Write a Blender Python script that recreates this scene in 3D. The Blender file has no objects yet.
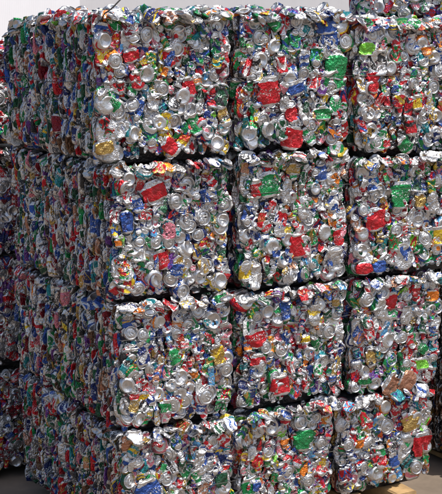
import bpy, math
import numpy as np
from mathutils import Vector, Euler, Matrix

# ---------------------------------------------------------------- camera, light, exposure
sc = bpy.context.scene
C = sc.collection
ZO = 1.90                                   # height of the top of the stack above the ground

cam_d = bpy.data.cameras.new('camera')
cam = bpy.data.objects.new('camera', cam_d)
C.objects.link(cam)
yaw, pitch, roll = 0.5173, 0.1646, -0.0108
fw = Vector((math.sin(yaw)*math.cos(pitch), math.cos(yaw)*math.cos(pitch), -math.sin(pitch)))
rt = Vector((math.cos(yaw), -math.sin(yaw), 0)); up = rt.cross(fw)
r2 = rt*math.cos(roll) + up*math.sin(roll); u2 = -rt*math.sin(roll) + up*math.cos(roll)
m = Matrix((r2, u2, -fw)).transposed().to_4x4()
m.translation = Vector((-1.741, -3.7896, ZO-0.0702))
cam.matrix_world = m
cam_d.sensor_fit = 'HORIZONTAL'; cam_d.sensor_width = 36.0
cam_d.lens = 36.0*1284.2/442.0
cam_d.clip_start = 0.05; cam_d.clip_end = 3000
sc.camera = cam

SUN = Vector((0.22, -0.36, 0.90)).normalized()        # direction towards the sun
el = math.asin(SUN.z); az = math.atan2(SUN.x, SUN.y)
w = bpy.data.worlds.new('World'); sc.world = w; w.use_nodes = True
nt = w.node_tree; nt.nodes.clear()
sky = nt.nodes.new('ShaderNodeTexSky'); sky.sky_type = 'NISHITA'; sky.sun_disc = False
sky.sun_elevation = el; sky.sun_rotation = az
sky.air_density = 1.0; sky.dust_density = 3.0; sky.ozone_density = 1.0
bg = nt.nodes.new('ShaderNodeBackground'); bg.inputs['Strength'].default_value = 0.13
wo = nt.nodes.new('ShaderNodeOutputWorld')
nt.links.new(sky.outputs[0], bg.inputs[0]); nt.links.new(bg.outputs[0], wo.inputs[0])

sd = bpy.data.lights.new('sun', 'SUN'); sd.energy = 3.8; sd.angle = math.radians(0.5); sd.color = (1.0, 0.955, 0.89)
so = bpy.data.objects.new('sun', sd); C.objects.link(so)
so.rotation_euler = SUN.to_track_quat('Z', 'Y').to_euler(); so.location = (3, -5, 8)

sc.view_settings.view_transform = 'Standard'; sc.view_settings.look = 'None'
sc.view_settings.exposure = 0.15; sc.view_settings.gamma = 1.0
sc.render.engine = 'CYCLES'
sc.cycles.max_bounces = 6; sc.cycles.diffuse_bounces = 3; sc.cycles.glossy_bounces = 4

# ---------------------------------------------------------------- materials
def new_mat(name):
    mt = bpy.data.materials.new(name); mt.use_nodes = True
    n = mt.node_tree; n.nodes.clear()
    out = n.nodes.new('ShaderNodeOutputMaterial'); b = n.nodes.new('ShaderNodeBsdfPrincipled')
    n.links.new(b.outputs[0], out.inputs[0])
    return mt, n, b

def mathn(n, op, a, b=None, clamp=False):
    x = n.nodes.new('ShaderNodeMath'); x.operation = op; x.use_clamp = clamp
    for i, v in enumerate((a, b)):
        if v is None: continue
        if isinstance(v, (int, float)): x.inputs[i].default_value = v
        else: n.links.new(v, x.inputs[i])
    return x.outputs[0]

def mixc(n, f, a, b):
    x = n.nodes.new('ShaderNodeMix'); x.data_type = 'RGBA'
    for s, v in ((x.inputs[0], f), (x.inputs[6], a), (x.inputs[7], b)):
        if isinstance(v, (int, float)): s.default_value = v
        elif isinstance(v, tuple): s.default_value = v
        else: n.links.new(v, s)
    return x.outputs[2]

def can_material():
    mt, n, b = new_mat('printed_aluminium')
    def attr(nm):
        a = n.nodes.new('ShaderNodeAttribute'); a.attribute_name = nm; return a
    ca, cb, co = attr('col_a'), attr('col_b'), attr('canco')
    zone = attr('zone').outputs['Fac']
    def noise(vec, scale, detail=2.0, rough=.5):
        t = n.nodes.new('ShaderNodeTexNoise'); t.inputs['Scale'].default_value = scale
        t.inputs['Detail'].default_value = detail; t.inputs['Roughness'].default_value = rough
        n.links.new(vec, t.inputs['Vector']); return t.outputs[0]
    v = co.outputs['Vector']
    # printed design: areas of the second colour, bands of bare metal, small print
    sx = n.nodes.new('ShaderNodeSeparateXYZ'); n.links.new(v, sx.inputs[0])
    U, V_, S_ = sx.outputs
    wnz = n.nodes.new('ShaderNodeTexWhiteNoise'); wnz.noise_dimensions = '1D'; n.links.new(mathn(n, 'ROUND', mathn(n, 'MULTIPLY', S_, 50.0)), wnz.inputs['W'])
    wc = n.nodes.new('ShaderNodeSeparateColor'); n.links.new(wnz.outputs['Color'], wc.inputs[0])
    ra, rb, rc = wc.outputs
    # curved ribbons round the can, their number and slant different on every can
    ph_ = mathn(n, 'ADD', mathn(n, 'MULTIPLY', V_, mathn(n, 'ADD', mathn(n, 'MULTIPLY', ra, 2.4), 0.5)),
                mathn(n, 'MULTIPLY', mathn(n, 'SINE', mathn(n, 'ADD', mathn(n, 'MULTIPLY', U, mathn(n, 'ADD', mathn(n, 'MULTIPLY', rb, 2.2), .4)), S_)), 1.7))
    wv = mathn(n, 'SINE', mathn(n, 'ADD', ph_, S_))
    m1 = mathn(n, 'MULTIPLY', mathn(n, 'SUBTRACT', wv, mathn(n, 'ADD', mathn(n, 'MULTIPLY', rc, .9), .1)), 25.0, True)
    # bare bands near both ends of the printed wall
    m2 = mathn(n, 'MULTIPLY', mathn(n, 'SUBTRACT', mathn(n, 'ABSOLUTE', mathn(n, 'SUBTRACT', V_, 2.6)), mathn(n, 'ADD', mathn(n, 'MULTIPLY', rb, .8), 1.75)), 40.0, True)
    # lettering sized marks in a belt
    mp = n.nodes.new('ShaderNodeMapping'); mp.inputs['Scale'].default_value = (3.4, 1.7, 1.0); n.links.new(v, mp.inputs['Vector'])
    n3 = noise(mp.outputs[0], 1.6, 0.3)
    belt = mathn(n, 'LESS_THAN', mathn(n, 'ABSOLUTE', mathn(n, 'SUBTRACT', V_, mathn(n, 'ADD', mathn(n, 'MULTIPLY', ra, 1.6), 1.8))), 0.75)
    m3 = mathn(n, 'MULTIPLY', mathn(n, 'MULTIPLY', mathn(n, 'SUBTRACT', n3, 0.58), 30.0, True), belt)
    bare = (0.63, 0.63, 0.64, 1)
    c = mixc(n, m1, ca.outputs['Color'], cb.outputs['Color'])
    c = mixc(n, m2, c, bare)
    c = mixc(n, m3, c, mixc(n, mathn(n, 'GREATER_THAN', rc, 0.5), (0.7, 0.7, 0.7, 1), cb.outputs['Color']))
    c = mixc(n, zone, bare, c)
    def lerp(f, a, b):
        return mathn(n, 'ADD', mathn(n, 'MULTIPLY', mathn(n, 'SUBTRACT', 1.0, f), a), mathn(n, 'MULTIPLY', f, b))
    met = lerp(m1, ca.outputs['Alpha'], cb.outputs['Alpha'])
    met = lerp(m2, met, 0.95); met = lerp(zone, 0.97, met)
    # grime
    tc = n.nodes.new('ShaderNodeTexCoord')
    g = noise(tc.outputs['Object'], 24.0, 5.0, .7)
    gm = mathn(n, 'MULTIPLY', mathn(n, 'SUBTRACT', g, 0.48), 4.0, True)
    wn = noise(v, 4.5, 3.0, .7)
    wm = mathn(n, 'MULTIPLY', mathn(n, 'SUBTRACT', wn, 0.66), 25.0, True)
    c = mixc(n, mathn(n, 'MULTIPLY', wm, 0.8), c, bare)
    c = mixc(n, mathn(n, 'MULTIPLY', gm, 0.5), c, (0.10, 0.095, 0.09, 1))
    n.links.new(c, b.inputs['Base Color'])
    met = mathn(n, 'SUBTRACT', met, mathn(n, 'MULTIPLY', gm, 0.08), True)
    n.links.new(met, b.inputs['Metallic'])
    r = mathn(n, 'ADD', mathn(n, 'MULTIPLY', g, 0.36), 0.23)
    n.links.new(r, b.inputs['Roughness'])
    nb = noise(tc.outputs['Object'], 130.0, 3.0, .6)
    k1 = noise(tc.outputs['Object'], 48.0, 1.0, .5); k2 = noise(tc.outputs['Object'], 110.0, 1.0, .5)
    cr = mathn(n, 'ADD', mathn(n, 'ABSOLUTE', mathn(n, 'SUBTRACT', k1, 0.5)), mathn(n, 'MULTIPLY', mathn(n, 'ABSOLUTE', mathn(n, 'SUBTRACT', k2, 0.5)), 0.5))
    h = mathn(n, 'ADD', mathn(n, 'MULTIPLY', nb, 0.5), mathn(n, 'MULTIPLY', cr, 6.0))
    bp = n.nodes.new('ShaderNodeBump'); bp.inputs['Distance'].default_value = 0.0030
    n.links.new(mathn(n, 'ADD', mathn(n, 'MULTIPLY', zone, 0.50), 0.16), bp.inputs['Strength'])
    n.links.new(h, bp.inputs['Height']); n.links.new(bp.outputs[0], b.inputs['Normal'])
    return mt

def simple(name, col, rough=.6, met=0.0, nscale=20., var=.3, bump=.3, bd=.002):
    mt, n, b = new_mat(name)
    tc = n.nodes.new('ShaderNodeTexCoord')
    t = n.nodes.new('ShaderNodeTexNoise'); t.inputs['Scale'].default_value = nscale; t.inputs['Detail'].default_value = 8
    t.inputs['Roughness'].default_value = .65
    n.links.new(tc.outputs['Object'], t.inputs['Vector'])
    lo = tuple(x*(1-var) for x in col)+(1,); hi = tuple(min(1, x*(1+var)) for x in col)+(1,)
    f = mathn(n, 'MULTIPLY', mathn(n, 'SUBTRACT', t.outputs[0], .3), 2.5, True)
    n.links.new(mixc(n, f, lo, hi), b.inputs['Base Color'])
    b.inputs['Roughness'].default_value = rough; b.inputs['Metallic'].default_value = met
    bp = n.nodes.new('ShaderNodeBump'); bp.inputs['Strength'].default_value = bump; bp.inputs['Distance'].default_value = bd
    n.links.new(t.outputs[0], bp.inputs['Height']); n.links.new(bp.outputs[0], b.inputs['Normal'])
    return mt

M_CAN = can_material()
M_WIRE = simple('steel_wire', (.10, .095, .09), .55, .7, 60, .3, .1)
M_GROUND = simple('dusty_concrete', (.20, .155, .115), .9, 0, 3.0, .35, .6, .01)
M_WOOD = simple('weathered_timber', (.42, .27, .12), .8, 0, 14, .35, .5)
M_WALL = simple('pale_sheet_wall', (.56, .56, .58), .7, 0, .6, .04, .1)
M_ROOF = simple('grey_sheet_roof', (.38, .38, .40), .6, 0, .6, .08, .1)

# ---------------------------------------------------------------- palette (can paints, and mixes with shade or sun painted in)
PAL = {
 'silver': (.66,.66,.67), 'white': (.80,.80,.79), 'red': (.56,.015,.025), 'blue': (.03,.09,.35), 'green': (.015,.26,.075),
 'orange': (.80,.22,.02), 'yellow': (.80,.55,.03), 'gold': (.50,.33,.10), 'copper': (.50,.24,.15), 'sky blue': (.10,.35,.65),
 'lime': (.22,.62,.06), 'purple': (.16,.05,.26), 'dark': (.035,.035,.04), 'pink': (.70,.22,.28), 'dark green': (.02,.10,.05),
 'navy': (.015,.03,.15), 'maroon': (.22,.01,.02), 'brown': (.16,.08,.04), 'rust': (.20,.085,.04), 'teal': (.02,.25,.28)}
P_MAIN = dict(silver=15, white=5, red=16, blue=10, green=15, orange=4, yellow=2.5, gold=4, copper=2, lime=2, purple=2, dark=3, pink=6, navy=4, maroon=2.5, teal=6)
P_MAIN['sky blue'] = 4; P_MAIN['dark green'] = 6
P_SIDE_SHADED = dict(silver=26, white=1, red=10, blue=8, green=6, gold=3, copper=4, purple=4, dark=12, pink=3, navy=6, maroon=6, brown=4, orange=1)  # darker, duller mix that paints shade into the side faces
P_SIDE_SHADED['dark green'] = 12; P_SIDE_SHADED['teal'] = 4
P_SHADED = dict(silver=18, red=18, maroon=18, purple=10, dark=8, navy=8, brown=8, white=3); P_SHADED['dark green'] = 8  # dark mix painting the shadow on the farther stack's lower bales
P_RUST_SHADED = dict(silver=8, brown=28, rust=26, dark=24, maroon=8, gold=6)  # rusty brown cans, their dark tones also standing in for shade
METAL = dict(silver=.93, white=.15, gold=.85, copper=.8, dark=.4)
def rgba(c): return (*PAL[c], METAL.get(c, .5))
def pick(rng, P):
    k = list(P); p = np.array([P[x] for x in k], float); return k[rng.choice(len(k), p=p/p.sum())]

# ---------------------------------------------------------------- one crushed can
# profile along the can: radius, height, zone (1 = printed wall)
PROF = [(0, 9, 0), (10, 8.2, 0), (19, 5, 0), (22.5, .6, 0), (24, 0, 0), (26, 1.5, 0), (30.5, 6, 0), (33, 12, 1), (33, 24, 1), (33, 38, 1), (33, 52, 1),
        (33, 66, 1), (33, 80, 1), (33, 94, 1), (32.5, 103, 1), (29.5, 110, 1), (27, 114, 0), (28, 117, 0), (27.2, 118.2, 0), (25.2, 117.5, 0),
        (24.6, 110.5, 0), (22.6, 110.2, 0), (21, 114.0, 0), (12, 114.4, 0), (0, 113.4, 0)]
PROF_LO = [PROF[i] for i in (0, 3, 4, 7, 9, 10, 12, 14, 16, 18, 20, 24)]
QC = {}
def quads(R, S):
    if (R, S) not in QC:
        i = np.arange(R-1)[:, None]; j = np.arange(S)[None, :]; k = (j+1) % S
        QC[(R, S)] = np.stack([i*S+j, i*S+k, (i+1)*S+k, (i+1)*S+j], -1).reshape(-1, 4)
    return QC[(R, S)]

def ridges(p, rng, k, lam, amp):
    d = np.zeros_like(p)
    for _ in range(k):
        a = rng.normal(size=3); a /= np.linalg.norm(a)
        l = lam*rng.uniform(.6, 1.5)
        t = p@a/l + rng.uniform(0, 1)
        tri = np.abs((t % 1.0)-.5)*4-1
        q = rng.normal(size=3); q /= np.linalg.norm(q)
        d += tri[:, None]*q*amp*rng.uniform(.5, 1.2)
    return d

def can_shape(kind, rng, lo=False):
    """crushed can in metres; local z = outwards, x/y in the face. returns pts, zone, canco, R, S"""
    prof = np.array(PROF_LO if lo else PROF, float)
    S = 12 if lo else 26
    R = len(prof)
    a = np.arange(S)/S*2*math.pi
    r = prof[:, 0][:, None]; h = prof[:, 1][:, None]; zone = np.repeat(prof[:, 2], S)
    off = np.array([0., 0., rng.uniform(0, 60)])
    canco = np.stack([0*h+1.5*np.abs(a-math.pi), (h/22+0*a), 0*h+0*a], -1).reshape(-1, 3)+off
    t = h/118.
    FQ = quads(R, S)
    if kind in ('lid', 'base'):
        # squashed along its length, one end facing out
        L = rng.uniform(22, 42)
        hh = h.copy()
        body = np.clip((hh-12)/(103-12), 0, 1)
        z = np.where(hh < 12, hh, np.where(hh > 103, 12+L+(hh-103), 12+body*L))
        fold = np.sin(body*math.pi*rng.integers(2, 4))*rng.uniform(2, 5)*np.sin(body*math.pi)
        bul = 1+np.sin(body*math.pi)*rng.uniform(.05, .25)
        x = (r*bul+fold)*np.cos(a); y = (r*bul+fold)*np.sin(a)
        # shear so the end disc sits off centre
        sh = rng.uniform(-8, 8, 2); x = x+sh[0]*t; y = y+sh[1]*t
        p = np.stack([x, y, z+0*a], -1).reshape(-1, 3)
        tt = np.repeat(t[:, 0], S)
        wgt = np.clip(np.sin(np.clip(tt, 0, 1)*math.pi), 0, 1)
        p += ridges(p, rng, 4, 20, 3.6)*(.12+wgt[:, None])
        if kind == 'base': p = p*np.array([1, -1, -1])
        elif not lo:
            # pull tab: a bent ring riveted to the lid
            A_, B_ = np.meshgrid(np.arange(14)/14*2*math.pi, np.arange(5)/5*2*math.pi, indexing='ij')
            zl = p[(R-1)*S:, 2].mean(); xc = p[(R-1)*S:, 0].mean(); yc = p[(R-1)*S:, 1].mean()
            tx = xc+(5.6+1.9*np.cos(B_))*np.cos(A_); ty = yc+4+(9.5+1.9*np.cos(B_))*np.sin(A_)
            tz = zl+2.0+1.3*np.sin(B_)+.25*np.clip(ty-yc, 0, 20)
            T = np.stack([tx, ty, tz], -1).reshape(-1, 3)
            i_ = np.arange(14)[:, None]; j_ = np.arange(5)[None, :]
            tf = np.stack([i_*5+j_, ((i_+1) % 14)*5+j_, ((i_+1) % 14)*5+(j_+1) % 5, i_*5+(j_+1) % 5], -1).reshape(-1, 4)+len(p)
            # torn mouth of the can: a sunken dark oval is left to the lid's own dent
            FQ = np.concatenate([FQ, tf]); p = np.concatenate([p, T]); zone = np.concatenate([zone, np.zeros(len(T))]); canco = np.concatenate([canco, np.tile(off, (len(T), 1))])
        if not lo and rng.random() < .65:
            th = rng.uniform(0, 6.28); dd = p[:, 0]*math.cos(th)+p[:, 1]*math.sin(th)-rng.uniform(-6, 16)
            top = np.clip((p[:, 2]-p[:, 2].min())/12, 0, 1)
            p[:, 2] -= np.clip(dd, 0, 60)*rng.uniform(.3, 1.1)*top
        p[:, 2] -= p[:, 2].max()-8
        el_ = rng.uniform(.85, 1.0); th = rng.uniform(0, math.pi)
        c, s = math.cos(th), math.sin(th)
        q = p.copy(); q[:, 0] = (p[:, 0]*c+p[:, 1]*s)*el_; q[:, 1] = -p[:, 0]*s+p[:, 1]*c
        p = q
    else:
        # flattened across; spine bends at the ends so the discs turn towards the face
        Ls = rng.uniform(.55, .9)
        if kind == 'shred': Ls = rng.uniform(.35, .55)
        s = (h[:, 0]/118.)
        b1 = math.radians(rng.uniform(10, 85)) if kind == 'fold' else math.radians(rng.uniform(-30, 30))
        b0 = math.radians(rng.uniform(-30, 30))
        # tangent angle along the spine in the y-z plane
        ang = b1*np.clip((s-.72)/.22, 0, 1)+b0*np.clip((.28-s)/.22, 0, 1)
        cy = [0.]; cz = [0.]
        for i in range(1, R):
            dh = (h[i, 0]-h[i-1, 0])*Ls if .1 < s[i] < .88 else (h[i, 0]-h[i-1, 0])
            am = .5*(ang[i]+ang[i-1])
            cy.append(cy[-1]+dh*math.cos(am)); cz.append(cz[-1]+dh*math.sin(am))
        cy = np.array(cy)[:, None]; cz = np.array(cz)[:, None]
        fl = rng.uniform(.16, .34)
        body = np.clip(np.minimum(s/.22, (1-s)/.20), 0, 1)[:, None]
        endf = rng.uniform(.45, .8) if kind == 'fold' else rng.uniform(.3, .6)
        thick = endf+(fl-endf)*body
        wide = 1.05+.33*body
        x = r*wide*np.cos(a)
        n_ = r*thick*np.sin(a)
        A = ang[:, None]
        y = cy-n_*np.sin(A); z = cz+n_*np.cos(A)
        p = np.stack([x+0*y, y, z], -1).reshape(-1, 3)
        bb = np.repeat(body[:, 0], S)
        p[:, 1] -= .5*(p[:, 1].max()+p[:, 1].min())
        # pinched waist, twist and folds
        tw = rng.uniform(-.5, .5); yy = p[:, 1]/60.
        c, s_ = np.cos(tw*yy), np.sin(tw*yy)
        p[:, 0], p[:, 2] = p[:, 0]*c-p[:, 2]*s_*.6, p[:, 0]*s_*.6+p[:, 2]*c
        p += ridges(p, rng, 3, 34, 5.5)*(.15+.85*bb[:, None])
        p += ridges(p, rng, 4, 15, 2.6)*(.1+.9*bb[:, None])
        if kind == 'shred': p *= rng.uniform(.6, .8)
        p[:, 2] -= .5*(p[:, 2].max()+p[:, 2].min())
    return p/1000., zone, canco, FQ

def frame_from(nrm, ang, tilt, rng):
    n = np.array(nrm, float); n /= np.linalg.norm(n)
    j = rng.normal(size=3)*tilt; n = n+j; n /= np.linalg.norm(n)
    ref = np.array([0, 0, 1.]) if abs(n[2]) < .85 else np.array([0, -1., 0])
    x = np.cross(ref, n); x /= np.linalg.norm(x); y = np.cross(n, x)
    c, s = math.cos(ang), math.sin(ang)
    return np.stack([x*c+y*s, -x*s+y*c, n], 0)     # rows: local axes in the bale's axes

class Batch:
    def __init__(s): s.P = []; s.F = []; s.A = []; s.B = []; s.Z = []; s.K = []; s.n = 0
    def add(s, p, f, ca, cb, zone, canco):
        s.P.append(p); s.F.append(f+s.n); s.n += len(p)
        s.A.append(np.tile(ca, (len(p), 1))); s.B.append(np.tile(cb, (len(p), 1)))
        s.Z.append(zone); s.K.append(canco)
    def build(s, name, mat, parent=None, loc=None):
        P = np.concatenate(s.P); F = np.concatenate(s.F)
        if loc is not None: P = P-np.array(loc)
        me = bpy.data.meshes.new(name)
        me.vertices.add(len(P)); me.vertices.foreach_set('co', P.astype(np.float32).ravel())
        me.loops.add(F.size); me.loops.foreach_set('vertex_index', F.astype(np.int32).ravel())
        me.polygons.add(len(F)); me.polygons.foreach_set('loop_start', np.arange(0, F.size, 4, dtype=np.int32))
        me.polygons.foreach_set('use_smooth', np.ones(len(F), bool))
        for nm, ty, key, arr in (('col_a', 'FLOAT_COLOR', 'color', s.A), ('col_b', 'FLOAT_COLOR', 'color', s.B),
                                 ('canco', 'FLOAT_VECTOR', 'vector', s.K), ('zone', 'FLOAT', 'value', s.Z)):
            at = me.attributes.new(nm, ty, 'POINT'); at.data.foreach_set(key, np.concatenate(arr).astype(np.float32).ravel())
        me.update(); me.validate()
        me.materials.append(mat)
        o = bpy.data.objects.new(name, me); C.objects.link(o)
        if parent: o.parent = parent
        if loc is not None: o.location = loc
        return o

def tube(path, r, seg=8, closed=False):
    P = np.array(path, float); V = []
    for i in range(len(P)):
        a = P[i-1] if (i > 0 or closed) else P[i]; b = P[(i+1) % len(P)] if (i < len(P)-1 or closed) else P[i]
        t = b-a; t /= np.linalg.norm(t)+1e-9
        ref = np.array([0, 0, 1.]) if abs(t[2]) < .8 else np.array([1., 0, 0])
        u = np.cross(ref, t); u /= np.linalg.norm(u); v = np.cross(t, u)
        for k in range(seg):
            th = 2*math.pi*k/seg; V.append(P[i]+r*(u*math.cos(th)+v*math.sin(th)))
    F = []; n = len(P)
    for i in range(n if closed else n-1):
        for k in range(seg):
            F.append((i*seg+k, i*seg+(k+1) % seg, ((i+1) % n)*seg+(k+1) % seg, ((i+1) % n)*seg+k))
    if not closed:
        F.append(tuple(range(seg))[::-1]); F.append(tuple((n-1)*seg+k for k in range(seg)))
    return V, F

def mesh_obj(name, V, F, mat, parent=None, smooth=False):
    me = bpy.data.meshes.new(name); me.from_pydata([tuple(v) for v in V], [], F); me.update(); me.materials.append(mat)
    if smooth: me.polygons.foreach_set('use_smooth', [True]*len(me.polygons))
    o = bpy.data.objects.new(name, me); C.objects.link(o)
    if parent: o.parent = parent
    return o

def box(x0, x1, y0, y1, z0, z1):
    V = [(x, y, z) for z in (z0, z1) for x, y in ((x0, y0), (x1, y0), (x1, y1), (x0, y1))]
    F = [(3, 2, 1, 0), (4, 5, 6, 7), (0, 1, 5, 4), (1, 2, 6, 5), (2, 3, 7, 6), (3, 0, 4, 7)]
    return V, F

# ---------------------------------------------------------------- one bale
def bale(label, x0, x1, y0, y1, z0, z1, seed, group='bales of crushed cans in the stacks', faces='FLT', pal=P_MAIN, side=P_SIDE_SHADED, rimlit=1.0,
         wires=(.45,), rz=0., heroes=(), full_top=False, full_right=False, nameable=100, detail=1.0, lean=0., topfront=0.008, gap=.011, droop=0., bits=()):
    rng = np.random.default_rng(seed)
    W, D, H = x1-x0, y1-y0, z1-z0
    root = bpy.data.objects.new('can_bale', None); C.objects.link(root)
    root.empty_display_size = .1
    root.location = (x0+W/2, y0+D/2, z0+ZO); root.rotation_euler = (0, lean, rz)
    root['label'] = label; root['category'] = 'bale'; root['group'] = group
    hx, hy = W/2-gap, D/2
    ph = rng.uniform(0, 6.28, 6)
    def bulge(u, v): return .004*math.sin(9*u+ph[0])+.004*math.sin(11*v+ph[1])+.0025*math.sin(23*u+17*v+ph[2])
    def edge(v, a, b, r):       # inward rounding towards the edges a, b of a range
        q = 0.
        if v-a < r: q += (1-(v-a)/r)**2
        if b-v < r: q += (1-(b-v)/r)**2
        return q
    cans = []        # (priority, pts, quads, ca, cb, zone, canco, name)
    def put(pos, nrm, kind, col, col2, ang, tilt, lo, pr, scale=1., limit=None, sx=1., sz=1.):
        p, zone, co, FQ = can_shape(kind, rng, lo)
        p = p*scale*np.array([sx, 1, sz])
        Fm = frame_from(nrm, ang, tilt, rng)
        q = p@Fm+np.array(pos)
        if limit is not None: q = limit(q)
        cans.append((pr, q, FQ, rgba(col), rgba(col2), zone, co, col))
    def second(c, plain=0.):
        if rng.random() < plain: return 'silver' if rng.random() < .5 else c
        o = rng.choice(['silver', 'white', 'yellow', 'dark', 'red', 'blue', 'gold', 'navy'], p=[.30, .10, .05, .11, .13, .14, .08, .09])
        return 'silver' if o == c else str(o)
    def lim_axis(ax, sgn, face, soft):
        def f(q):
            d = (q[:, ax]-face)*sgn          # positive = beyond the face
            d = np.where(d > 0, soft*(1-np.exp(-np.clip(d, 0, 1)/soft)), d)
            q = q.copy(); q[:, ax] = face+sgn*d; return q
        return f
    KF = ['lid', 'base', 'fold', 'flat', 'shred']
    # ---- front face (broad sides and lids turned out)
    if 'F' in faces:
        sp = .0237/detail**.5
        for layer, (dep, s_) in enumerate(((.038, .036), (.012, sp))):
            nx, nz = max(2, int(W/s_)), max(2, int(H/s_))
            for i in range(nx):
                for k in range(nz):
                    x = -hx+.016+(W-.032)*(i+.5+rng.uniform(-.45, .45)+(.5 if k % 2 else 0)*.6)/nx
                    x = min(max(x, -hx+.018), hx-.018)
                    z = .033+(H-.055)*(k+.5+rng.uniform(-.45, .45))/nz
                    e = edge(x, -hx, hx, .035)*.008+edge(z, 0, H+.09, .07)*.032
                    y = -hy+dep+e-bulge(x, z)+rng.uniform(-.009, .020)
                    kd = KF[rng.choice(5, p=[.08, .05, .27, .30, .30])]
                    col = pick(rng, pal)
                    big = kd in ('lid', 'base')
                    if big: y -= .007
                    put((x, y, z), (0, -1, 0), kd, col, second(col), rng.normal(0, .42)+(math.pi if rng.random() < .5 else 0), .20, layer == 0, 3 if layer else 1,
                        rng.uniform(.74, .98) if big else rng.uniform(.40, .86), lim_axis(1, -1, -hy+e-bulge(x, z)-.001, .005), 1. if big else rng.uniform(.34, .75))
        for (u, v, col, kd, sc_, an) in heroes:
            if W > .5: u *= .8
            x = -hx+u*W; z = v*H
            put((x, -hy+.002-bulge(x, z), z), (0, -1, 0), kd, col, second(col) if (col == 'silver' or (rng.random() < .5 and sc_ < 1.15)) else col, an*.6, .08, False, 9, sc_*(.92 if kd in ('lid', 'base') else .80), lim_axis(1, -1, -hy-.004-bulge(x, z), .006), 1. if (kd in ('lid', 'base') or sc_ >= 1.15) else .68)
    # ---- left / right faces: flattened cans seen on edge
    def sideface(sgn, ymax, dens=1., prio=2):
        ny = int(ymax/.0095*dens**.5); nz = max(3, int(H/.052*dens**.5))
        for i in range(ny):
            for k in range(nz):
                y = -hy+.012+(ymax-.02)*(i+.5+rng.uniform(-.4, .4))/ny
                z = .040+(H-.060)*(k+.5+rng.uniform(-.5, .5))/nz
                e = edge(z, 0, H+.07, .065)*.036+edge(y, -hy, hy, .05)*.014
                xx = sgn*(hx-.034-e+bulge(y*1.3, z+5)+rng.uniform(-.026, .012))
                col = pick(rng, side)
                kd = ['flat', 'shred', 'fold'][rng.choice(3, p=[.62, .23, .15])]
                # broad normal along Y, the can's edge turned to the side face
                ang = rng.normal(0, .16) if kd != 'fold' else rng.normal(0, .4)
                put((xx, y, z), (rng.normal(0, .12), -1, rng.normal(0, .08)), kd, col, second(col, .6), ang, .06, True, prio,
                    rng.uniform(.6, .95), lim_axis(0, sgn, sgn*(hx-e+bulge(y*1.3, z+5)), .012), 1., rng.uniform(.25, .5))
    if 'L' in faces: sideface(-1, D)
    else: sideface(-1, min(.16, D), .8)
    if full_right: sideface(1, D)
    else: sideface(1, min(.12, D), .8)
    # ---- top: rim of cans splayed over the edge, and the rest of the top
    def rim(n, along, prio):
        for i in range(n):
            t = (i+.5+rng.uniform(-.45, .45))/n
            z = H-.012+rng.uniform(-.014, .010)
            if along == 'F':
                x = -hx+.02+(W-.04)*t
                pos = (x, -hy+.004+rng.uniform(-.020, .022)-bulge(x, H)-topfront, z); nr = (rng.normal(0, .25), -.45, .9)
                P_ = dict(pal); P_['white'] = P_.get('white', 1)*7*rimlit  # extra white cans paint the front rim as sunlit
            else:
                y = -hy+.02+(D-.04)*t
                pos = (-hx+.006+rng.uniform(-.012, .016), y, z); nr = (-.6, rng.normal(0, .35), .9); P_ = side
            col = pick(rng, P_)
            kd = ['flat', 'shred', 'fold', 'lid'][rng.choice(4, p=[.40, .36, .14, .10])]
            put(pos, nr, kd, col, second(col), rng.uniform(0, 6.28), .30, along != 'F', prio, rng.uniform(.38, .68), lim_axis(2, 1, H+.006+rng.uniform(-.004,.008), .010))
    if 'T' in faces or 'F' in faces:
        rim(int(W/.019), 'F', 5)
    if 'L' in faces: rim(int(D/.034), 'L', 2)
    if full_top:
        s_ = .036
        for i in range(int(W/s_)):
            for k in range(int(D/s_)):
                x = -hx+.02+(W-.04)*(i+.5+rng.uniform(-.5, .5))/int(W/s_); y = -hy+.02+(D-.04)*(k+.5+rng.uniform(-.5, .5))/int(D/s_)
                col = pick(rng, pal); kd = ['flat', 'shred', 'fold'][rng.integers(3)]
                put((x, y, H-.018+rng.uniform(-.015, .018)), (0, rng.normal(0, .5), 1), kd, col, second(col), rng.uniform(0, 6.28), .3, True, 1.5, rng.uniform(.7, .95))
    if droop:
        for c in cans:
            q = c[1]; q[:, 2] -= droop*np.clip((q[:, 1]-(hy-.45))/.45, 0, 1)**2*np.clip(q[:, 2]/H, 0, 1)
    # ---- named cans and the rest
    pr = np.array([c[0]+(np.ptp(c[1][:, 0])*np.ptp(c[1][:, 2])*60) for c in cans])
    order = np.argsort(-pr)
    nm = set(order[:nameable].tolist())
    rest = Batch()
    for i, c in enumerate(cans):
        if i in nm:
            b = Batch(); b.add(*c[1:7]); ctr = c[1].mean(0)
            o = b.build('crushed_can', M_CAN, root, tuple(ctr)); o['label'] = c[7].replace('dark', 'dark grey', 1)+' crushed can' if c[7] == 'dark' else c[7]+' crushed can'
        else: rest.add(*c[1:7])
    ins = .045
    V, F = box(-hx+ins*1.1, hx-ins*1.1, -hy+ins, hy-ins*.5, .0, H-.012)  # dark core box added behind the cans, stops light and darkens the gaps
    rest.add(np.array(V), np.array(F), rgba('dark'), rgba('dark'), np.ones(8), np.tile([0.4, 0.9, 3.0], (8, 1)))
    o = rest.build('crushed_cans', M_CAN, root); o['kind'] = 'stuff'
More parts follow.
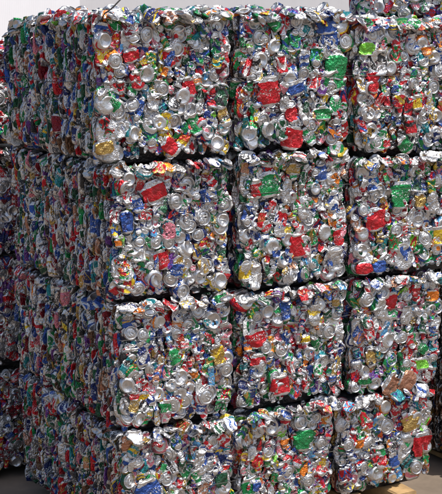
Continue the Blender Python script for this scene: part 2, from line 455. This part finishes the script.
    # ---- tie wires round the bale
    for fz in wires:
        z = H*(1-fz); path = []
        N = 26
        zz = lambda t: z+.003*math.sin(t*4+ph[3])
        for i in range(N):
            t = i/(N-1); path.append((-hx+.01+(W-.02)*t, -hy-.010-bulge(-hx+W*t, z)+rng.uniform(-.0015, .0015), zz(t)))
        for i in range(1, N): t = i/(N-1); path.append((hx+.004, -hy+.01+(D-.02)*t, zz(1)))
        for i in range(1, N): t = i/(N-1); path.append((hx-.01-(W-.02)*t, hy+.004, zz(1-t)))
        for i in range(1, N-1): t = i/(N-1); path.append((-hx-.006-.003*math.sin(t*17), hy-.01-(D-.02)*t, zz(0)+.004*math.sin(t*9+ph[5])))
        V, F = tube(path, .0012, 6, True)
        mesh_obj('tie_wire', V, F, M_WIRE, root, True)
    for nm_, pts, r_, lab in bits:
        pts = [Vector(p)-Vector((x0+W/2, y0+D/2, z0)) for p in pts]
        V, F = tube(pts, r_, 8); o = mesh_obj(nm_, V, F, M_WIRE, root, True); o['label'] = lab
    return root

# ---------------------------------------------------------------- setting
gv, gf = [], []
N = 60
ext = [-1500, -400, -120, -40, -15]+list(np.linspace(-6, 8, N))+[20, 50, 150, 400, 1500]
rg = np.random.default_rng(5)
for y in ext:
    for x in ext:
        near = abs(x) < 9 and abs(y) < 9
        gv.append((x, y, (rg.uniform(-.012, .004) if near else -.004)))
n_ = len(ext)
for i in range(n_-1):
    for j in range(n_-1): gf.append((i*n_+j, i*n_+j+1, (i+1)*n_+j+1, (i+1)*n_+j))
g = mesh_obj('ground', gv, gf, M_GROUND, None, True); g['kind'] = 'structure'

# far pale walls above the stack: a grey warehouse and an added sky stand-in
def warehouse(label, loc, rz, hw, hh, mat):
    wr = bpy.data.objects.new('warehouse', None); C.objects.link(wr); wr.location = loc; wr.rotation_euler = (0, 0, rz)
    wr['label'] = label; wr['category'] = 'warehouse'
    V, F = [], []
    nc = int(hw*12)*2
    prof = [(-hw+2*hw*i/nc, -.004 if i % 2 else 0) for i in range(nc+1)]
    for z in (0, hh):
        for x, y in prof: V.append((x, y, z))
    for i in range(nc): F.append((i, i+1, nc+2+i, nc+1+i))
    k = len(V); bv, bf = box(-hw, hw, .05, 22, 0, hh); V += bv; F += [tuple(a+k for a in f) for f in bf]
    mesh_obj('wall', V, F, mat, wr)
    e = hw+.4
    V = [(-e, -.5, hh-.1), (e, -.5, hh-.1), (e, 22.5, hh-.1), (-e, 22.5, hh-.1), (-e, 11, hh+2.5), (e, 11, hh+2.5)]
    mesh_obj('roof', V, [(0, 1, 5, 4), (2, 3, 4, 5), (1, 2, 5), (3, 0, 4), (3, 2, 1, 0)], M_ROOF, wr)
M_WHITE = simple('white_sky_wall', (.84, .84, .87), .7, 0, .6, .03, .1)
warehouse('pale grey warehouse far behind the middle of the stack top', (66.5, 106.0, 0), .05, 31, 11, M_WALL)
warehouse('added white warehouse wall in place of bright sky behind the left stack top', (30.0, 98.0, 0), .05, 13.0, 11, M_WHITE)  # white wall added as a brighter stand-in for the sky

# ---------------------------------------------------------------- the front stack
R1, R2, R3, R4 = (-.488, .0), (-.958, -.490), (-1.408, -.960), (-1.81, -1.410)
hero = {
 'a1': [(.05,.82,'silver','base',1.0,0),(.28,.72,'red','shred',1.2,.4),(.42,.86,'silver','lid',1.05,0),(.72,.86,'silver','lid',1.15,0),(.33,.56,'red','fold',1.0,.3),(.16,.36,'silver','lid',1.05,0),
        (.08,.42,'green','fold',1.1,1.2),(.62,.70,'blue','flat',.9,.3),(.88,.55,'orange','shred',1.1,0),(.80,.50,'red','flat',.9,.3),(.85,.25,'green','fold',1.0,.6),(.45,.70,'green','shred',1.1,0),
        (.62,.10,'red','flat',1.0,1.4),(.03,.12,'gold','shred',1.2,.2),(.48,.42,'silver','fold',1.0,0),(.3,.2,'silver','base',.95,0)],
 'b1': [(.18,.82,'silver','lid',1.05,0),(.30,.93,'green','flat',.9,1.2),(.48,.80,'green','fold',1.0,.3),(.18,.66,'silver','base',1.05,0),(.76,.92,'blue','flat',1.15,.2),(.80,.83,'blue','flat',1.15,-.2),(.76,.72,'silver','lid',.95,0),(.84,.60,'green','flat',1.25,-.2),(.80,.50,'green','fold',1.2,.5),
        (.55,.66,'blue','flat',.9,0),(.36,.64,'red','fold',.9,.3),(.24,.44,'red','flat',1.25,.1),(.48,.46,'blue','shred',1.3,.5),(.20,.24,'silver','lid',1.05,0),(.44,.28,'red','fold',1.05,.4),(.44,.10,'red','flat',1.15,-.3),
        (.72,.26,'green','shred',1.25,0),(.35,.16,'dark green','flat',1.1,.4),(.62,.18,'silver','lid',1.0,0)],
 'c1': [(.10,.80,'lime','shred',1.3,0),(.22,.70,'silver','fold',1.2,0),(.16,.56,'red','flat',1.0,.1),(.40,.76,'green','flat',.9,.2),(.58,.84,'silver','flat',1.1,.3),(.70,.78,'orange','shred',1.1,0),(.38,.50,'blue','shred',1.1,0),(.42,.42,'red','flat',1.0,0),
        (.60,.40,'yellow','flat',.9,.1),(.55,.22,'red','flat',1.0,.2),(.14,.20,'silver','base',1.15,0),(.22,.10,'green','shred',1.3,0),(.50,.08,'green','flat',1.1,1.3),(.30,.10,'red','shred',1.1,0),(.78,.52,'silver','lid',1.0,0),(.88,.36,'red','flat',1.0,.3)],
 'a2': [(.34,.80,'red','flat',1.2,.5),(.60,.84,'silver','lid',1.2,0),(.80,.76,'blue','shred',1.1,0),(.60,.55,'silver','lid',1.15,0),(.76,.57,'silver','lid',1.05,0),(.90,.55,'green','base',.95,0),(.12,.60,'blue','flat',1.0,.2),(.06,.46,'orange','shred',1.1,0),(.22,.38,'silver','fold',1.1,0),
        (.40,.30,'red','flat',1.0,.5),(.74,.22,'gold','flat',.95,.3),(.34,.16,'silver','base',1.1,0),(.58,.06,'silver','lid',1.05,0),(.14,.90,'dark green','base',.9,0),(.88,.10,'silver','base',1.0,0),(.52,.22,'blue','flat',1.0,-.2),(.2,.72,'blue','flat',.9,.3)],
 'b2': [(.24,.78,'green','flat',1.15,.2),(.14,.76,'red','flat',.95,.3),(.46,.88,'gold','shred',1.2,0),(.36,.52,'red','flat',1.0,-.5),(.50,.32,'red','flat',1.15,.2),(.30,.28,'blue','shred',1.1,0),(.40,.44,'yellow','shred',1.1,0),(.60,.62,'green','shred',1.1,0),(.72,.84,'blue','flat',1.0,.2),(.84,.62,'white','fold',1.0,0),
        (.62,.50,'silver','lid',1.1,0),(.84,.18,'silver','fold',1.2,0),(.66,.16,'silver','lid',1.05,0),(.12,.12,'silver','fold',1.1,0),(.14,.50,'silver','base',1.0,0),(.88,.34,'red','flat',.9,.2)],
 'c2': [(.46,.68,'green','flat',1.2,0),(.24,.74,'silver','lid',1.05,0),(.16,.80,'blue','flat',.9,.3),(.20,.50,'red','flat',1.2,.3),(.50,.40,'red','shred',1.1,0),(.86,.30,'yellow','flat',1.25,.1),(.66,.62,'gold','flat',1.0,0),(.78,.60,'silver','fold',1.0,0),(.10,.10,'red','shred',1.3,0),(.26,.10,'blue','shred',1.2,0),
        (.50,.16,'silver','flat',1.2,0),(.40,.30,'green','flat',1.0,.1),(.26,.34,'gold','shred',1.1,0),(.08,.25,'silver','base',1.0,0)],
 'a3': [(.20,.62,'navy','flat',1.0,.2),(.26,.94,'silver','base',1.0,0),(.28,.48,'silver','lid',1.15,0),(.80,.80,'blue','base',1.25,0),(.60,.78,'silver','lid',1.1,0),(.12,.30,'red','shred',1.1,0),(.84,.52,'gold','flat',1.0,.4),(.62,.40,'orange','shred',1.0,0),(.76,.22,'red','lid',1.1,0),(.46,.56,'green','flat',1.0,.3),(.40,.18,'green','shred',1.2,0),(.56,.64,'red','shred',1.0,0),(.5,.3,'silver','fold',1.0,0)],
 'b3': [(.14,.62,'red','flat',1.15,.1),(.16,.44,'red','shred',1.3,0),(.36,.20,'red','flat',1.2,.1),(.40,.84,'blue','flat',1.0,.2),(.66,.76,'silver','fold',1.1,0),(.58,.56,'yellow','shred',1.0,0),(.82,.60,'silver','lid',1.05,0),(.86,.84,'gold','shred',1.1,0),(.70,.28,'green','shred',1.1,0),(.52,.34,'silver','lid',1.0,0),(.24,.84,'silver','base',1.0,0),(.84,.18,'blue','shred',1.0,0)],
 'c3': [(.16,.58,'red','flat',1.0,.6),(.28,.76,'silver','fold',1.0,0),(.40,.80,'red','flat',.95,0),(.56,.66,'silver','flat',1.0,0),(.20,.34,'gold','flat',1.0,.2),(.14,.14,'green','shred',1.2,0),(.40,.30,'silver','lid',1.0,0),(.74,.20,'lime','shred',1.4,0),(.76,.34,'green','flat',.8,1.4),(.84,.80,'orange','shred',1.2,0),(.66,.86,'red','shred',1.1,0),(.62,.44,'red','flat',.9,.3),(.86,.50,'blue','shred',1.1,0),(.42,.05,'copper','flat',1.15,1.5),(.58,.07,'copper','flat',1.15,1.7)],
 'a4': [(.20,.55,'blue','flat',1.3,.4),(.36,.62,'red','lid',1.05,0),(.48,.44,'silver','base',1.1,0),(.66,.70,'silver','fold',1.1,0),(.84,.52,'dark green','flat',1.0,.1),(.16,.20,'gold','shred',1.1,0),(.86,.84,'red','flat',.9,1.4),(.60,.34,'red','shred',1.1,0)],
 'b4': [(.32,.84,'silver','base',1.1,0),(.62,.86,'silver','lid',1.1,0),(.66,.66,'green','flat',1.3,0),(.46,.68,'orange','shred',1.0,0),(.28,.58,'yellow','shred',1.1,0),(.44,.40,'blue','flat',.9,.5),(.18,.30,'blue','shred',1.0,0),(.20,.12,'red','flat',1.1,.2),(.86,.82,'orange','shred',1.1,0),(.46,.90,'red','flat',.8,0)],
 'c4': [(.30,.72,'red','shred',1.1,0),(.74,.66,'gold','flat',1.15,.1),(.88,.84,'red','flat',.9,.1),(.40,.42,'green','shred',1.3,0),(.38,.20,'silver','base',1.15,0),(.86,.40,'red','flat',1.2,.1),(.56,.30,'blue','flat',1.0,.3),(.20,.55,'orange','shred',1.0,0),(.10,.50,'navy','flat',.8,0),(.48,.66,'silver','lid',1.1,0)]}
def bl(key, label, x0, x1, rr, seed, **kw):
    return bale(label, x0, x1, kw.pop('y0', .0), kw.pop('y1', .9), rr[0]+kw.pop('dz0', 0), rr[1]+kw.pop('dz1', 0), seed, heroes=hero.get(key, ()), **kw)
bl('a1', 'top corner bale of crushed cans, its shaded side turned left', -.034, .468, R1, 11, faces='FLT', full_top=True, wires=(.46,), droop=.07,
   bits=(('wire_end', [(-.02,-.004,-.03),(-.008,-.012,-.004),(.012,-.030,.014),(.032,-.034,.034),(.05,-.036,.050),(.066,-.038,.068)], .0024, 'dark wire end sticking up from the top edge'),
         ('wire_tie', [(-.034,.45,-.215),(-.036,.448,-.29),(-.035,.428,-.36),(-.036,.42,-.43)], .0022, 'dark upright wire on the shaded side')))  # second tube is a thin dark line added for a shaded crevice
bl('b1', 'top middle bale of crushed cans with a big blue patch above a green one', .490, .966, R1, 12, faces='FT', full_top=True, wires=(.46,), y0=.012, dz0=.008)
bl('c1', 'top layer bale of crushed cans right under the set back highest bale', .978, 1.54, R1, 13, faces='FT', full_top=True, wires=(.40,), dz0=-.036, dz1=-.032, y0=.005, full_right=True)
bl('a2', 'corner bale of crushed cans second from the top, with bright bare lids in pairs', -.006, .458, R2, 21, y1=.93, faces='FLT', wires=(.30,), dz1=-.002)
bl('b2', 'middle bale of crushed cans in the second layer down, between two dark gaps', .490, .960, R2, 22, faces='FT', wires=(.27,), y0=.01, dz1=.004, dz0=-.014)
bl('c2', 'right bale in the second layer with a bright yellow can near its edge', .965, 1.54, R2, 23, faces='FT', wires=(.27,), dz0=-.018, dz1=-.036, y0=.0, full_right=True)
bl('a3', 'corner bale of crushed cans third from top, loose wire loop on its shaded side', .008, .460, R3, 31, y1=.98, faces='FLT', wires=(.26,),
   bits=(('wire_loop', [(.012,.366,-1.336),(.004,.350,-1.29),(-.004,.324,-1.252),(-.01,.285,-1.205),(-.012,.248,-1.17),(-.012,.205,-1.135),(-.012,.167,-1.117),(-.012,.13,-1.108),(-.012,.101,-1.114),(-.012,.08,-1.13),(-.012,.071,-1.153),(-.010,.075,-1.19),(-.008,.091,-1.22),(-.002,.12,-1.255),(.010,.153,-1.284)], .0018, 'loose bent wire loop on the shaded side'),))
bl('b3', 'middle bale of crushed cans in the third layer, with many red cans', .480, .952, R3, 32, faces='FT', wires=(.28,), y0=.006, dz0=-.001, dz1=-.014)
bl('c3', 'right bale in the third layer with a copper coloured piece along its lower edge', .960, 1.402, R3, 33, faces='FT', wires=(.26,), dz1=-.020, dz0=-.014, full_right=True)
bl('a4', 'bottom corner bale of crushed cans, cut by the lower picture edge', .016, .464, R4, 41, y1=.985, dz0=-.055, faces='FLT', wires=(.5,))
bl('b4', 'bottom middle bale of crushed cans with a bright green can under a bare lid', .474, .900, R4, 42, faces='FT', wires=(.5,), y0=.004)
bl('c4', 'bottom right bale of crushed cans on timber next to the dark passage', .906, 1.356, R4, 43, faces='FT', wires=(.5,), full_right=True, dz1=-.016)
# the highest bale, set back
bl('d0', 'highest bale, turned askew on top of the right column, cut by the picture edge', 1.26, 1.66, (-.032, .42), 51, faces='FLT', y0=.145, y1=.595, wires=(.45,), rz=-.60)

# stack behind to the left (only a strip of it shows)
for i, (rr, txt) in enumerate((((-.50, -.10), 'sunlit top bale of the farther stack at the left edge, with red cans'), ((-.955, -.52), 'second bale down of the farther stack at left, partly in shadow'),
                               ((-1.42, -.975), 'dark third bale down of the farther stack at the left edge'), ((-1.87, -1.44), 'dark lowest bale of the farther stack at the left edge, above a black gap'))):
    bale(txt, -.16, .34, 1.12, 1.95, rr[0], rr[1], 60+i, faces='FT', pal=(dict(P_MAIN, red=45) if i == 0 else P_SHADED), full_top=(i == 0), wires=(.4,), nameable=60,
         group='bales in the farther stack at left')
# stack beyond the passage on the right
for i, (rr, txt) in enumerate((((-.48, -.02), 'top bale of the dull stack beyond the passage at the right edge'), ((-.94, -.50), 'second bale down of the dull stack at the right edge'),
                               ((-1.39, -.96), 'dull brown bale third down, in shadow past the right end of the stack'), ((-1.87, -1.41), 'dull brown bottom bale in shadow past the right end of the stack'))):
    if i < 1: continue
    bale(txt, 1.66, 2.12, .05, .9, rr[0], rr[1], 70+i, faces='FLT', pal=P_RUST_SHADED, side=P_RUST_SHADED, full_top=(i == 1), wires=(.4,), nameable=20,
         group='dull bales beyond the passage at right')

# ---------------------------------------------------------------- timbers under the stacks
def timber(label, x0, x1, y0, y1, h, seed):
    rng = np.random.default_rng(seed)
    V, F = [], []
    N = 14
    c = .006
    L = y1-y0
    for i in range(N+1):
        y = y0+L*i/N
        for (a, b) in ((x0+c, 0.001), (x1-c, 0.001), (x1, c), (x1, h-c), (x1-c, h), (x0+c, h), (x0, h-c), (x0, c)):
            V.append((a+rng.uniform(-.0015, .0015), y, max(0.001, b+rng.uniform(-.0015, .0015))))
    for i in range(N):
        for k in range(8): F.append((i*8+k, i*8+(k+1) % 8, (i+1)*8+(k+1) % 8, (i+1)*8+k))
    F.append(tuple(range(8))[::-1]); F.append(tuple(N*8+k for k in range(8)))
    o = mesh_obj('timber_bearer', V, F, M_WOOD); o['label'] = label; o['category'] = 'timber'; o['group'] = 'timber bearers under the stacks'
for i, (x, txt) in enumerate(((.13, 'timber bearer under the corner bale of the bottom layer'), (.33, 'timber bearer near the inner side of the corner bottom bale'), (.52, 'timber bearer under the left side of the middle bottom bale'),
                  (.78, 'timber bearer under the right side of the middle bottom bale'), (.95, 'timber bearer under the left side of the right bottom bale'))):
    timber(txt, x, x+.09, .03, .88, .034 if x < .45 else .088, i)
timber('yellowish timber bearer sticking out under the right bottom bale', 1.15, 1.24, -.05, .88, .088, 9)
timber('timber bearer under the farther stack at the left edge, in its black gap', -.10, -.01, 1.16, 1.9, .024, 10)
timber('timber bearer under the farther stack, its right one', .20, .29, 1.16, 1.9, .024, 11)
timber('timber bearer under the dull stack at the right edge', 1.72, 1.81, .07, .88, .024, 12)
timber('outer timber bearer under the dull stack at the right edge', 1.97, 2.06, .07, .88, .024, 13)
